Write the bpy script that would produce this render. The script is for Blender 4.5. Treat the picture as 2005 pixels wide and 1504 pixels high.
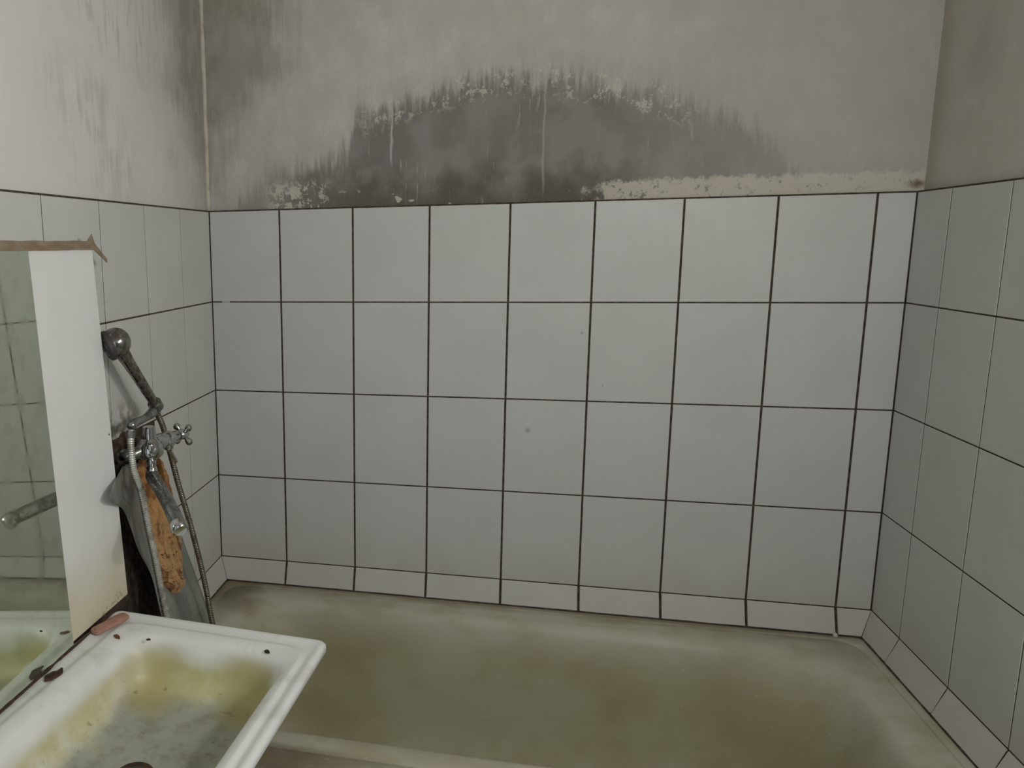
import bpy, bmesh, math, random
from mathutils import Vector, Matrix, noise as mnoise

for o in list(bpy.data.objects):
    bpy.data.objects.remove(o)
scene = bpy.context.scene
COL = scene.collection
random.seed(4)

# ------------------------------------------------------------------ camera
# axes found from the tile grid: back wall y = 0, left wall x = 0, floor z = 0
RIGHT = Vector((0.96976, 0.24351, -0.01617))
UP = Vector((-0.02587, 0.16846, 0.98537))
FWD = Vector((-0.24267, 0.95516, -0.16967))
cam = bpy.data.cameras.new('camera')
cam.sensor_fit = 'HORIZONTAL'
cam.sensor_width = 36.0
cam.lens = 1552.07 / 2005 * 36.0
cam.shift_x = (1002.5 - 604.23) / 2005      # the picture is cropped off-centre
cam.shift_y = -(752 - 749.27) / 2005
cam.clip_start = 0.02
cam_o = bpy.data.objects.new('camera', cam)
m = Matrix((RIGHT, UP, -FWD)).transposed().to_4x4()
m.translation = Vector((0.8028, -2.0824, 1.5525))
cam_o.matrix_world = m
COL.objects.link(cam_o)
scene.camera = cam_o

# ------------------------------------------------------------------ light
world = bpy.data.worlds.new('overcast_sky')
world.use_nodes = True
world.node_tree.nodes['Background'].inputs[0].default_value = (0.75, 0.85, 1.0, 1)
world.node_tree.nodes['Background'].inputs[1].default_value = 0.6
scene.world = world

def area(name, loc, aim, sx, sy, power, col):
    l = bpy.data.lights.new(name, 'AREA')
    l.shape = 'RECTANGLE'
    l.size = sx
    l.size_y = sy
    l.energy = power
    l.color = col
    o = bpy.data.objects.new(name, l)
    o.location = loc
    o.rotation_euler = (Vector(aim) - Vector(loc)).to_track_quat('-Z', 'Y').to_euler()
    COL.objects.link(o)
    return o

WIN = (-2.16, -1.62, 1.50, 2.16)            # daylight window in the right wall, beside the camera
area('window_daylight', (1.690, (WIN[0] + WIN[1]) / 2, (WIN[2] + WIN[3]) / 2),
     (0.0, (WIN[0] + WIN[1]) / 2, (WIN[2] + WIN[3]) / 2), 0.66, 0.54, 11.5, (0.985, 1.0, 0.965))
DOOR = (0.15, 0.95, 2.02)                    # doorway behind the camera, cool light from the next room
area('doorway_light', ((DOOR[0] + DOOR[1]) / 2, -2.76, 1.0), ((DOOR[0] + DOOR[1]) / 2, 0.0, 1.0), 0.78, 1.95, 2.0, (0.80, 0.90, 1.0))

FILL_LAMP = Vector((1.50, -1.44, 1.80))           # unseen fill bulb, added beside the window to even out the light
vs = scene.view_settings
vs.view_transform = 'Standard'
vs.look = 'None'
vs.exposure = -0.22
vs.gamma = 1.0
vs.use_curve_mapping = False

# ------------------------------------------------------------------ node helper
class G:
    def __init__(self, name):
        self.mat = bpy.data.materials.new(name)
        self.mat.use_nodes = True
        self.t = self.mat.node_tree
        self.t.nodes.clear()
        self.out = self.t.nodes.new('ShaderNodeOutputMaterial')
        self.b = self.t.nodes.new('ShaderNodeBsdfPrincipled')
        self.t.links.new(self.b.outputs[0], self.out.inputs[0])
        self._pos = None

    def put(self, sock, v):
        if v is None:
            return
        if isinstance(v, bpy.types.NodeSocket):
            self.t.links.new(v, sock)
        elif isinstance(v, (tuple, list)):
            v = tuple(v)
            if sock.type == 'RGBA' and len(v) == 3:
                v = v + (1.0,)
            sock.default_value = v
        else:
            sock.default_value = v

    def set(self, **kw):
        names = {'color': 'Base Color', 'rough': 'Roughness', 'metal': 'Metallic', 'spec': 'Specular IOR Level',
                 'alpha': 'Alpha', 'trans': 'Transmission Weight', 'ior': 'IOR', 'normal': 'Normal', 'coat': 'Coat Weight'}
        for k, v in kw.items():
            self.put(self.b.inputs[names[k]], v)
        return self.mat

    def pos(self):
        if self._pos is None:
            self._pos = self.t.nodes.new('ShaderNodeNewGeometry').outputs['Position']
        return self._pos

    def xyz(self):
        n = self.t.nodes.new('ShaderNodeSeparateXYZ')
        self.put(n.inputs[0], self.pos())
        return n.outputs

    def m(self, op, a, b=None, c=None, clamp=False):
        n = self.t.nodes.new('ShaderNodeMath')
        n.operation = op
        n.use_clamp = clamp
        self.put(n.inputs[0], a)
        self.put(n.inputs[1], b)
        self.put(n.inputs[2], c)
        return n.outputs[0]

    def step(self, v, lo, hi, a=0.0, b=1.0):
        n = self.t.nodes.new('ShaderNodeMapRange')
        n.interpolation_type = 'SMOOTHSTEP'
        if lo > hi:
            lo, hi, a, b = hi, lo, b, a
        for i, q in enumerate((v, lo, hi, a, b)):
            self.put(n.inputs[i], q)
        return n.outputs[0]

    def noise(self, scale, stretch=(1, 1, 1), detail=4, rough=0.55, dist=0.0, off=(0, 0, 0)):
        mp = self.t.nodes.new('ShaderNodeMapping')
        self.put(mp.inputs[0], self.pos())
        mp.inputs[1].default_value = off
        mp.inputs[3].default_value = stretch
        n = self.t.nodes.new('ShaderNodeTexNoise')
        self.put(n.inputs['Vector'], mp.outputs[0])
        n.inputs['Scale'].default_value = scale
        n.inputs['Detail'].default_value = detail
        n.inputs['Roughness'].default_value = rough
        n.inputs['Distortion'].default_value = dist
        return n.outputs[0]

    def mix(self, fac, a, b):
        n = self.t.nodes.new('ShaderNodeMix')
        n.data_type = 'RGBA'
        self.put(n.inputs[0], fac)
        self.put(n.inputs[6], a)
        self.put(n.inputs[7], b)
        return n.outputs[2]

    def profile(self, v, lo, hi, pts):
        """piecewise linear curve: list of (position, value)"""
        n = self.t.nodes.new('ShaderNodeMapRange')
        for i, q in enumerate((v, lo, hi, 0.0, 1.0)):
            self.put(n.inputs[i], q)
        r = self.t.nodes.new('ShaderNodeValToRGB')
        e = r.color_ramp.elements
        while len(e) > 1:
            e.remove(e[0])
        first = True
        for p, q in pts:
            t = (p - lo) / (hi - lo)
            if first:
                el = e[0]
                el.position = t
                first = False
            else:
                el = e.new(t)
            el.color = (q, q, q, 1)
        self.put(r.inputs[0], n.outputs[0])
        return r.outputs[0]

    def bump(self, h, strength=0.3, dist=0.002):
        n = self.t.nodes.new('ShaderNodeBump')
        n.inputs['Strength'].default_value = strength
        n.inputs['Distance'].default_value = dist
        self.put(n.inputs['Height'], h)
        self.put(self.b.inputs['Normal'], n.outputs[0])

    def box(self, v, a, b, soft):
        return self.m('MULTIPLY', self.step(v, a - soft, a + soft), self.step(v, b - soft, b + soft, 1.0, 0.0))

    def rand(self):
        return self.t.nodes.new('ShaderNodeObjectInfo').outputs['Random']

def plain(name, col, rough=0.5, metal=0.0):
    g = G(name)
    return g.set(color=col, rough=rough, metal=metal)

# ------------------------------------------------------------------ materials
M = {}

def plaster_base(g):
    n1 = g.noise(2.2, detail=5, off=(3, 1, 7))
    n2 = g.noise(7.0, (1.4, 1.4, 0.8), detail=6, off=(1, 4, 2))
    c = g.mix(g.step(n1, 0.35, 0.65), (0.52, 0.50, 0.46), (0.57, 0.555, 0.52))
    c = g.mix(g.m('MULTIPLY', g.step(n2, 0.48, 0.70), 0.45), c, (0.475, 0.465, 0.44))
    n3 = g.noise(16, (1, 1, 0.7), detail=8, rough=0.68, off=(7, 7, 0))
    c = g.mix(g.step(n3, 0.38, 0.66, 0.0, 0.34), c, (0.41, 0.39, 0.345))
    c = g.mix(g.step(n3, 0.46, 0.34, 0.0, 0.25), c, (0.70, 0.68, 0.635))
    fine = g.noise(120, (1, 1, 0.35), detail=3)
    c = g.mix(g.m('MULTIPLY', g.step(fine, 0.60, 0.78), 0.18), c, (0.36, 0.34, 0.30))
    g.bump(g.noise(60, detail=6), 0.25, 0.002)
    return c

g = G('stained_plaster_back')
x, y, z = g.xyz()
c = plaster_base(g)
h = g.m('SUBTRACT', z, 1.65)
streak = g.noise(30, (2.6, 1, 0.32), detail=5, rough=0.65)
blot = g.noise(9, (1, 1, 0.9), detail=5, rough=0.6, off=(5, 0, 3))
right_shade = g.m('MULTIPLY', g.step(g.m('ADD', x, g.m('MULTIPLY', g.m('SUBTRACT', blot, 0.5), 0.8)), 0.7, 1.45), 0.55)  # weaker light towards the right, put into the plaster colour
c = g.mix(right_shade, c, (0.385, 0.372, 0.34))
# old mould creeping down the corner on the left
cm = g.m('ADD', g.m('MULTIPLY', g.m('SUBTRACT', streak, 0.5), 0.20), g.m('MULTIPLY', g.m('SUBTRACT', blot, 0.5), 0.28))
reach = g.profile(h, 0.0, 0.7, [(0.0, 0.02), (0.10, 0.02), (0.19, 0.06), (0.27, 0.13), (0.36, 0.215), (0.5, 0.235), (0.7, 0.25)])
corner = g.step(g.m('ADD', g.m('SUBTRACT', reach, x), cm), -0.05, 0.09)
mot = g.step(g.noise(15, (1, 1, 0.55), detail=6, rough=0.65, off=(2, 5, 5)), 0.36, 0.60, 0.66, 1.0)
c = g.mix(g.m('MULTIPLY', g.m('MULTIPLY', corner, mot), 0.82), c, g.mix(g.step(blot, 0.4, 0.6), (0.275, 0.245, 0.195), (0.31, 0.305, 0.28)))
# soft grey haze of dampness round the large patch
prof = g.profile(x, 0.0, 1.68, [(0.0, 0.0), (0.05, 0.02), (0.12, 0.06), (0.20, 0.11), (0.30, 0.135), (0.385, 0.15), (0.41, 0.235),
                                (0.50, 0.262), (0.58, 0.285), (0.67, 0.305), (0.79, 0.318), (0.88, 0.31), (1.0, 0.285), (1.14, 0.25),
                                (1.25, 0.205), (1.34, 0.165), (1.40, 0.10), (1.50, 0.04), (1.58, 0.0)])
d = g.m('SUBTRACT', prof, h)
dn = g.m('ADD', d, g.m('ADD', g.m('MULTIPLY', g.m('SUBTRACT', streak, 0.5), 0.16), g.m('MULTIPLY', g.m('SUBTRACT', blot, 0.5), 0.10)))
halo = g.step(dn, -0.10, 0.04)
c = g.mix(g.m('MULTIPLY', halo, 0.45), c, (0.37, 0.36, 0.335))
body = g.step(dn, -0.012, 0.045)
dens = g.profile(x, 0.0, 1.68, [(0.0, 0.25), (0.15, 0.45), (0.30, 0.8), (0.42, 0.92), (1.0, 0.92), (1.12, 0.75), (1.3, 0.55), (1.5, 0.35)])
clean = g.step(g.noise(45, (2.2, 1, 0.25), detail=4, rough=0.6, off=(2, 0, 9)), 0.60, 0.72)
clean = g.m('MULTIPLY', clean, g.step(g.noise(6, detail=2, off=(0, 0, 5)), 0.42, 0.60))
body = g.m('MULTIPLY', body, g.m('SUBTRACT', 1.0, g.m('MULTIPLY', clean, 0.8)))
low = g.step(g.m('ADD', h, g.m('MULTIPLY', g.m('SUBTRACT', blot, 0.5), 0.20)), 0.11, 0.01)
low = g.m('MULTIPLY', low, g.step(x, 1.20, 0.98))
sc = g.mix(g.step(blot, 0.40, 0.62), (0.180, 0.172, 0.156), (0.245, 0.237, 0.22))
sc = g.mix(g.m('MULTIPLY', low, 0.85), sc, (0.080, 0.064, 0.050))
c = g.mix(g.m('MULTIPLY', body, dens), c, sc)
# pale paint still clinging in flakes and bare strips along the tile edge
fl = g.noise(58, (1, 1, 0.9), detail=5, rough=0.75, off=(8, 0, 1))
edge = g.box(d, -0.015, 0.06, 0.02)
flake = g.m('MULTIPLY', g.m('MULTIPLY', edge, 0.8), g.step(fl, 0.54, 0.60))
flake = g.m('MULTIPLY', flake, g.box(x, 0.42, 1.20, 0.05))
run1 = g.m('MULTIPLY', g.box(g.m('ADD', x, g.m('MULTIPLY', g.m('SUBTRACT', streak, 0.5), 0.05)), 0.497, 0.507, 0.004), g.box(h, 0.11, 0.25, 0.02))
run2 = g.m('MULTIPLY', g.box(g.m('ADD', x, g.m('MULTIPLY', g.m('SUBTRACT', blot, 0.5), 0.03)), 0.872, 0.876, 0.003), g.box(h, 0.03, 0.28, 0.03))
flake = g.m('MAXIMUM', flake, g.m('MAXIMUM', g.m('MULTIPLY', run1, 0.8), g.m('MULTIPLY', run2, 0.5)))
lowL = g.m('MULTIPLY', g.box(x, 0.17, 0.33, 0.03), g.m('MULTIPLY', g.step(h, 0.085, 0.05), g.step(g.m('ADD', fl, g.m('MULTIPLY', d, -0.6)), 0.44, 0.48)))
bandtop = g.m('ADD', 0.047, g.m('MULTIPLY', g.m('SUBTRACT', fl, 0.5), 0.05))
lowR = g.m('MULTIPLY', g.step(g.m('ADD', x, g.m('MULTIPLY', g.m('SUBTRACT', blot, 0.5), 0.5)), 1.00, 1.04), g.step(g.m('SUBTRACT', bandtop, h), -0.004, 0.006))
lowR = g.m('MULTIPLY', lowR, g.step(fl, 0.36, 0.44))
spots = g.m('MULTIPLY', g.box(x, 0.30, 1.05, 0.05), g.m('MULTIPLY', g.step(h, 0.05, 0.03), g.step(g.noise(26, (1, 1, 1.6), detail=2, off=(3, 0, 8)), 0.66, 0.68)))
flake = g.m('MAXIMUM', flake, g.m('MAXIMUM', g.m('MAXIMUM', lowL, spots), g.m('MULTIPLY', lowR, 0.9)))
c = g.mix(g.m('MULTIPLY', flake, 0.85), c, (0.60, 0.56, 0.475))
# brown crust where the right corner meets the tiles
dx = g.m('SUBTRACT', x, 1.678)
dz = g.m('SUBTRACT', z, 1.668)
r2 = g.m('SQRT', g.m('ADD', g.m('MULTIPLY', dx, g.m('MULTIPLY', dx, 0.25)), g.m('MULTIPLY', dz, dz)))
c = g.mix(g.m('MULTIPLY', g.step(g.m('ADD', r2, g.m('MULTIPLY', fl, 0.02)), 0.024, 0.010), 0.85), c, (0.12, 0.07, 0.04))
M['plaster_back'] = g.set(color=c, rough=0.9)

g = G('stained_plaster_left')
x, y, z = g.xyz()
c = plaster_base(g)
c = g.mix(0.68, c, (0.75, 0.745, 0.725))
h = g.m('SUBTRACT', z, 1.65)
streak = g.noise(26, (1, 2.4, 0.35), detail=5, rough=0.65, off=(0, 2, 0))
blot = g.noise(6.5, (1, 1, 1), detail=5, rough=0.6, off=(0, 7, 4))
reach = g.profile(h, 0.0, 0.7, [(0.0, 0.05), (0.08, 0.07), (0.2, 0.13), (0.28, 0.24), (0.5, 0.27), (0.7, 0.31)])
dd = g.m('ADD', g.m('ADD', reach, y), g.m('ADD', g.m('MULTIPLY', g.m('SUBTRACT', streak, 0.5), 0.18), g.m('MULTIPLY', g.m('SUBTRACT', blot, 0.5), 0.22)))
c = g.mix(g.m('MULTIPLY', g.step(dd, -0.30, 0.05), 0.40), c, (0.42, 0.41, 0.37))
mot = g.step(g.noise(15, (1, 1, 0.55), detail=6, rough=0.65, off=(2, 5, 5)), 0.36, 0.60, 0.62, 1.0)
c = g.mix(g.m('MULTIPLY', g.m('MULTIPLY', g.step(dd, -0.03, 0.12), mot), 0.72), c, (0.235, 0.208, 0.165))
patch = g.m('MULTIPLY', g.box(g.m('ADD', y, g.m('MULTIPLY', g.m('SUBTRACT', h, 0.1), 0.55)), -0.70, -0.42, 0.10), g.box(h, 0.03, 0.24, 0.06))
patch = g.m('MULTIPLY', patch, g.step(g.m('ADD', g.m('MULTIPLY', blot, 0.6), g.m('MULTIPLY', streak, 0.4)), 0.44, 0.58))
c = g.mix(g.m('MULTIPLY', patch, 0.40), c, (0.33, 0.325, 0.305))
patch2 = g.m('MULTIPLY', g.box(y, -0.62, -0.30, 0.08), g.m('MULTIPLY', g.step(h, 0.26, 0.34), g.step(streak, 0.5, 0.62)))
c = g.mix(g.m('MULTIPLY', patch2, 0.35), c, (0.33, 0.33, 0.31))
bb = g.noise(4.5, (1, 1, 0.8), detail=6, rough=0.62, off=(3, 9, 1))
c = g.mix(g.m('MULTIPLY', g.m('MULTIPLY', g.step(bb, 0.48, 0.62), g.step(y, -0.85, -0.45)), 0.45), c, (0.40, 0.40, 0.385))
M['plaster_left'] = g.set(color=c, rough=0.9)

g = G('plaster_right')
x, y, z = g.xyz()
c = plaster_base(g)
c = g.mix(0.4, c, (0.60, 0.56, 0.50))
n = g.noise(5, detail=4, off=(0, 3, 1))
c = g.mix(g.m('MULTIPLY', g.step(n, 0.48, 0.66), 0.5), c, (0.42, 0.405, 0.375))
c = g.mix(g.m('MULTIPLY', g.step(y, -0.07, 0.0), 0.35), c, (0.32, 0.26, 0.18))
M['plaster_right'] = g.set(color=c, rough=0.9)

g = G('plaster_plain')
M['plaster'] = g.set(color=plaster_base(g), rough=0.9)

g = G('glazed_white_tile')
n = g.noise(5, detail=4)
n2 = g.noise(40, (1, 1, 0.5), detail=3, off=(4, 2, 2))
c = g.mix(g.step(n, 0.35, 0.65), (0.570, 0.575, 0.560), (0.605, 0.607, 0.595))
c = g.mix(g.m('MULTIPLY', g.rand(), 0.35), c, (0.555, 0.555, 0.53))
c = g.mix(g.m('MULTIPLY', g.step(n2, 0.60, 0.80), 0.22), c, (0.50, 0.485, 0.44))
x, y, z = g.xyz()
grime = g.m('ADD', g.m('SUBTRACT', z, 0.60), g.m('MULTIPLY', g.noise(7, detail=4, off=(2, 2, 5)), 0.30))
c = g.mix(g.m('MULTIPLY', g.step(grime, 0.36, 0.10), 0.42), c, (0.46, 0.425, 0.34))
st = g.m('MULTIPLY', g.step(x, 0.02, 0.01), g.m('MULTIPLY', g.box(y, -0.64, -0.50, 0.03), g.box(z, 1.13, 1.22, 0.03)))
st = g.m('MULTIPLY', st, g.step(g.noise(28, detail=4, off=(1, 1, 1)), 0.42, 0.58))
c = g.mix(g.m('MULTIPLY', st, 0.75), c, (0.20, 0.16, 0.10))
for sx, sz, sr in ((0.858, 1.072, 0.010), (0.982, 1.327, 0.005), (1.036, 1.195, 0.005)):   # small smudges on the back tiles
    ex = g.m('SUBTRACT', x, sx)
    ez = g.m('SUBTRACT', z, sz)
    er = g.m('SQRT', g.m('ADD', g.m('MULTIPLY', ex, ex), g.m('MULTIPLY', ez, ez)))
    sm = g.m('MULTIPLY', g.step(g.m('ADD', er, g.m('MULTIPLY', n2, sr)), sr * 1.5, sr * 0.6), g.step(y, -0.02, -0.01))
    c = g.mix(g.m('MULTIPLY', sm, 0.55), c, (0.22, 0.20, 0.165))
M['tile'] = g.set(color=c, rough=g.step(n2, 0.3, 0.7, 0.42, 0.54), spec=0.3)

g = G('dark_grout')
n = g.noise(55, detail=4)
c = g.mix(g.step(n, 0.4, 0.62), (0.040, 0.026, 0.019), (0.085, 0.060, 0.044))
M['grout'] = g.set(color=c, rough=0.95)

g = G('grimy_enamel')
x, y, z = g.xyz()
n = g.noise(3.2, (1, 1.4, 1), detail=5, rough=0.55, off=(2, 0, 1))
n2 = g.noise(11, (0.6, 1, 1), detail=6, rough=0.6, off=(6, 3, 1))
c = g.mix(g.step(n, 0.36, 0.66), (0.365, 0.335, 0.205), (0.455, 0.44, 0.315))
c = g.mix(g.m('MULTIPLY', g.step(n2, 0.50, 0.72), 0.40), c, (0.32, 0.285, 0.155))
# cleaner, paler enamel on the rim and the shoulders
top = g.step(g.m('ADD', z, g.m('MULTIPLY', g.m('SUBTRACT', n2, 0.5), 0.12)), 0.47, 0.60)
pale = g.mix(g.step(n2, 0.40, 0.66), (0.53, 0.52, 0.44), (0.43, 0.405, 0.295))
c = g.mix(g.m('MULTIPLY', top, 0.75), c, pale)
# brown dirt caught along the far edge, in the corner by the tap and on the front rim
e1 = g.step(g.m('ADD', y, g.m('MULTIPLY', n2, 0.05)), -0.05, -0.005)
e2 = g.step(g.m('ADD', g.m('SUBTRACT', x, 0.0), g.m('MULTIPLY', n2, -0.14)), 0.12, 0.02)
e2 = g.m('MULTIPLY', e2, g.step(y, -0.30, -0.08))
e3 = g.m('MULTIPLY', g.step(g.m('ADD', y, g.m('MULTIPLY', n2, 0.04)), -0.70, -0.73), g.step(g.m('ADD', x, g.m('MULTIPLY', n, 0.25)), 0.80, 0.56))
e3 = g.m('MULTIPLY', e3, g.step(n2, 0.38, 0.52))
grime = g.m('MAXIMUM', g.m('MULTIPLY', e1, 0.6), g.m('MAXIMUM', e2, e3))
c = g.mix(g.m('MULTIPLY', grime, 0.75), c, (0.15, 0.105, 0.05))
speck = g.step(g.noise(95, detail=2, off=(1, 8, 3)), 0.73, 0.78)
c = g.mix(g.m('MULTIPLY', speck, 0.5), c, (0.62, 0.60, 0.52))
M['enamel_tub'] = g.set(color=c, rough=g.step(n2, 0.35, 0.65, 0.42, 0.55), spec=0.3)

g = G('stained_basin_porcelain')
x, y, z = g.xyz()
n = g.noise(9, detail=5, rough=0.6, off=(1, 2, 3))
n2 = g.noise(28, detail=5, rough=0.65, off=(4, 2, 3))
c = g.mix(g.step(n, 0.3, 0.7), (0.77, 0.78, 0.775), (0.82, 0.825, 0.82))
zz = g.m('ADD', z, g.m('MULTIPLY', g.m('SUBTRACT', n, 0.5), 0.035))
floor_m = g.step(zz, 0.778, 0.758)
c = g.mix(g.m('MULTIPLY', floor_m, 0.95), c, g.mix(g.step(n2, 0.42, 0.66), (0.36, 0.37, 0.325), (0.27, 0.27, 0.205)))
wall_m = g.m('MULTIPLY', g.step(zz, 0.832, 0.800), g.step(zz, 0.752, 0.772))
yel = g.mix(g.step(n2, 0.35, 0.65), (0.60, 0.575, 0.34), (0.53, 0.49, 0.24))
c = g.mix(g.m('MULTIPLY', wall_m, g.step(n, 0.30, 0.62, 0.25, 0.95)), c, yel)
# yellow-brown bloom on the floor at the far right and far left
fx = g.m('SUBTRACT', x, 0.385)
fy = g.m('SUBTRACT', y, -0.86)
bl = g.m('SQRT', g.m('ADD', g.m('MULTIPLY', fx, fx), g.m('MULTIPLY', fy, fy)))
gx = g.m('SUBTRACT', x, 0.20)
gy = g.m('SUBTRACT', y, -0.87)
bl2 = g.m('SQRT', g.m('ADD', g.m('MULTIPLY', gx, gx), g.m('MULTIPLY', gy, gy)))
bl = g.m('MINIMUM', bl, g.m('ADD', bl2, 0.015))
bm_ = g.m('MULTIPLY', g.step(g.m('ADD', bl, g.m('MULTIPLY', n, 0.08)), 0.135, 0.075), g.step(z, 0.845, 0.82))
c = g.mix(g.m('MULTIPLY', bm_, 0.75), c, (0.42, 0.375, 0.15))
dk = g.m('MULTIPLY', g.step(g.noise(34, (0.6, 1.2, 1), detail=4, rough=0.7, off=(9, 1, 0)), 0.62, 0.70), g.step(z, 0.80, 0.77))
c = g.mix(g.m('MULTIPLY', dk, 0.6), c, (0.17, 0.15, 0.08))
led = g.m('MULTIPLY', g.step(g.m('ADD', x, g.m('MULTIPLY', n, -0.03)), 0.046, 0.034), g.step(n2, 0.30, 0.50))
c = g.mix(g.m('MULTIPLY', led, 0.7), c, (0.14, 0.085, 0.05))
smear = g.m('MULTIPLY', g.step(n, 0.52, 0.64), g.step(z, 0.83, 0.845))
c = g.mix(g.m('MULTIPLY', smear, 0.35), c, (0.48, 0.46, 0.40))
M['porcelain'] = g.set(color=c, rough=0.36, spec=0.4)

g = G('white_laminate_board')
x, y, z = g.xyz()
n = g.noise(14, (1, 1, 0.7), detail=5, rough=0.6)
n2 = g.noise(70, detail=4, rough=0.7, off=(0, 4, 4))
c = g.mix(g.step(n, 0.3, 0.7), (0.77, 0.775, 0.77), (0.80, 0.80, 0.795))
zz = g.m('ADD', z, g.m('MULTIPLY', g.m('SUBTRACT', n, 0.5), 0.10))
c = g.mix(g.m('MULTIPLY', g.step(zz, 1.04, 0.87), 0.75), c, (0.62, 0.55, 0.35))
rust = g.m('MULTIPLY', g.step(g.m('ADD', zz, g.m('MULTIPLY', n2, 0.08)), 0.930, 0.905), g.m('MULTIPLY', g.step(n2, 0.50, 0.57), g.step(y, -0.84, -0.79)))
c = g.mix(g.m('MULTIPLY', rust, 0.8), c, (0.24, 0.14, 0.06))
M['board'] = g.set(color=c, rough=0.35, spec=0.4)

g = G('old_mirror_glass')
n = g.noise(30, detail=4)
c = g.mix(g.step(n, 0.45, 0.75), (0.63, 0.68, 0.57), (0.56, 0.61, 0.50))
M['mirror'] = g.set(color=c, metal=0.93, rough=g.step(n, 0.35, 0.7, 0.02, 0.09))

g = G('brown_tape')
n = g.noise(26, (1, 1, 3), detail=4)
c = g.mix(g.step(n, 0.35, 0.65), (0.235, 0.165, 0.105), (0.30, 0.235, 0.165))
M['tape'] = g.set(color=c, rough=0.55)

def chrome(name, a, b, r0, r1, t0=0.45, t1=0.60, dirt=(0.10, 0.085, 0.06)):
    g = G(name)
    n = g.noise(45, detail=5, rough=0.65)
    f = g.step(n, t0, t1)
    return g.set(color=g.mix(f, a, dirt), metal=g.m('SUBTRACT', 1.0, g.m('MULTIPLY', f, b)), rough=g.step(n, t0, t1, r0, r1))

M['chrome'] = chrome('worn_chrome', (0.50, 0.50, 0.49), 0.4, 0.06, 0.30, 0.54, 0.72, (0.06, 0.05, 0.04))
M['chrome_dull'] = chrome('dull_chrome', (0.34, 0.345, 0.33), 0.6, 0.22, 0.45, 0.42, 0.62, (0.10, 0.095, 0.08))
g = G('hose_chrome')
x, y, z = g.xyz()
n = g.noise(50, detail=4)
brown_half = g.step(g.m('ADD', y, g.m('MULTIPLY', n, 0.02)), -0.56, -0.54)      # the half by the handset is a darker brown
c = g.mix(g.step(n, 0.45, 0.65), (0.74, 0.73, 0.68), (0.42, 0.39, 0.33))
c = g.mix(g.m('MULTIPLY', brown_half, 0.9), c, g.mix(g.step(n, 0.4, 0.6), (0.155, 0.13, 0.085), (0.085, 0.065, 0.04)))
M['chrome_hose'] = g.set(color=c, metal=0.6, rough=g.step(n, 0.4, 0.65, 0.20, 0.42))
M['chrome_head'] = chrome('limescaled_chrome', (0.30, 0.295, 0.28), 0.8, 0.16, 0.55, 0.42, 0.60, (0.075, 0.055, 0.048))
M['nozzle'] = plain('dark_nozzle_plate', (0.05, 0.04, 0.04), 0.6)
M['rust_metal'] = chrome('rusty_fitting', (0.20, 0.14, 0.125), 0.8, 0.35, 0.6, 0.35, 0.6, (0.07, 0.035, 0.03))

g = G('exposed_dark_mortar')
n = g.noise(22, detail=6, rough=0.7)
c = g.mix(g.step(n, 0.35, 0.65), (0.030, 0.017, 0.014), (0.065, 0.040, 0.032))
g.bump(n, 0.8, 0.01)
M['mortar'] = g.set(color=c, rough=0.95)

g = G('cloudy_plastic_sheet')
n = g.noise(18, (1, 1, 0.3), detail=4)
c = g.mix(g.step(n, 0.35, 0.65), (0.20, 0.205, 0.19), (0.30, 0.305, 0.285))
M['film'] = g.set(color=c, rough=0.28, alpha=g.step(n, 0.3, 0.7, 0.60, 0.85), spec=0.5)

g = G('crumbling_orange_filler')
n = g.noise(30, (1, 1.6, 0.5), detail=6, rough=0.7)
n2 = g.noise(90, (1, 1, 0.5), detail=3)
c = g.mix(g.step(n, 0.36, 0.62), (0.30, 0.13, 0.040), (0.56, 0.31, 0.125))
c = g.mix(g.m('MULTIPLY', g.step(n2, 0.56, 0.70), 0.5), c, (0.20, 0.075, 0.025))
x, y, z = g.xyz()
c = g.mix(g.step(z, 1.02, 0.86, 0.0, 0.45), c, (0.62, 0.40, 0.21))
c = g.mix(g.step(z, 1.04, 1.10, 0.0, 0.5), c, (0.16, 0.055, 0.02))
ck = g.step(g.noise(26, (1, 2.2, 0.45), detail=3, off=(0, 6, 2)), 0.57, 0.63)
c = g.mix(g.m('MULTIPLY', ck, 0.7), c, (0.13, 0.045, 0.015))
g.bump(n, 0.9, 0.008)
M['filler'] = g.set(color=c, rough=0.95)

g = G('pink_soap')
n = g.noise(40, detail=3)
M['soap'] = g.set(color=g.mix(g.step(n, 0.4, 0.65), (0.43, 0.225, 0.175), (0.36, 0.19, 0.14)), rough=0.45)
g = G('rust_brown')
n = g.noise(90, detail=3)
M['rust'] = g.set(color=g.mix(g.step(n, 0.4, 0.6), (0.035, 0.018, 0.012), (0.08, 0.035, 0.02)), rough=0.9)
M['rust_red'] = plain('rust_red', (0.17, 0.065, 0.035), 0.9)
M['caulk_dark'] = M['grout']
g = G('cream_corner_paint')
n = g.noise(50, (1, 1, 0.4), detail=4)
M['corner_paint'] = g.set(color=g.mix(g.step(n, 0.45, 0.7), (0.60, 0.55, 0.465), (0.46, 0.40, 0.32)), rough=0.85)
M['plaster_dark'] = plain('dingy_front_plaster', (0.27, 0.25, 0.22), 0.9)
M['brown_wood'] = plain('brown_door_wood', (0.10, 0.055, 0.03), 0.5)
M['white_paint'] = plain('white_window_paint', (0.7, 0.7, 0.68), 0.4)
M['filler_white'] = plain('white_joint_filler', (0.56, 0.56, 0.54), 0.7)
g = G('grey_floor_tile')
n = g.noise(6, detail=5)
M['floor'] = g.set(color=g.mix(g.step(n, 0.4, 0.6), (0.30, 0.29, 0.27), (0.40, 0.39, 0.36)), rough=0.5)
g = G('window_glass')
M['glass'] = g.set(color=(0.9, 0.95, 0.95), rough=0.05, trans=1.0, ior=1.45)

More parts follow.
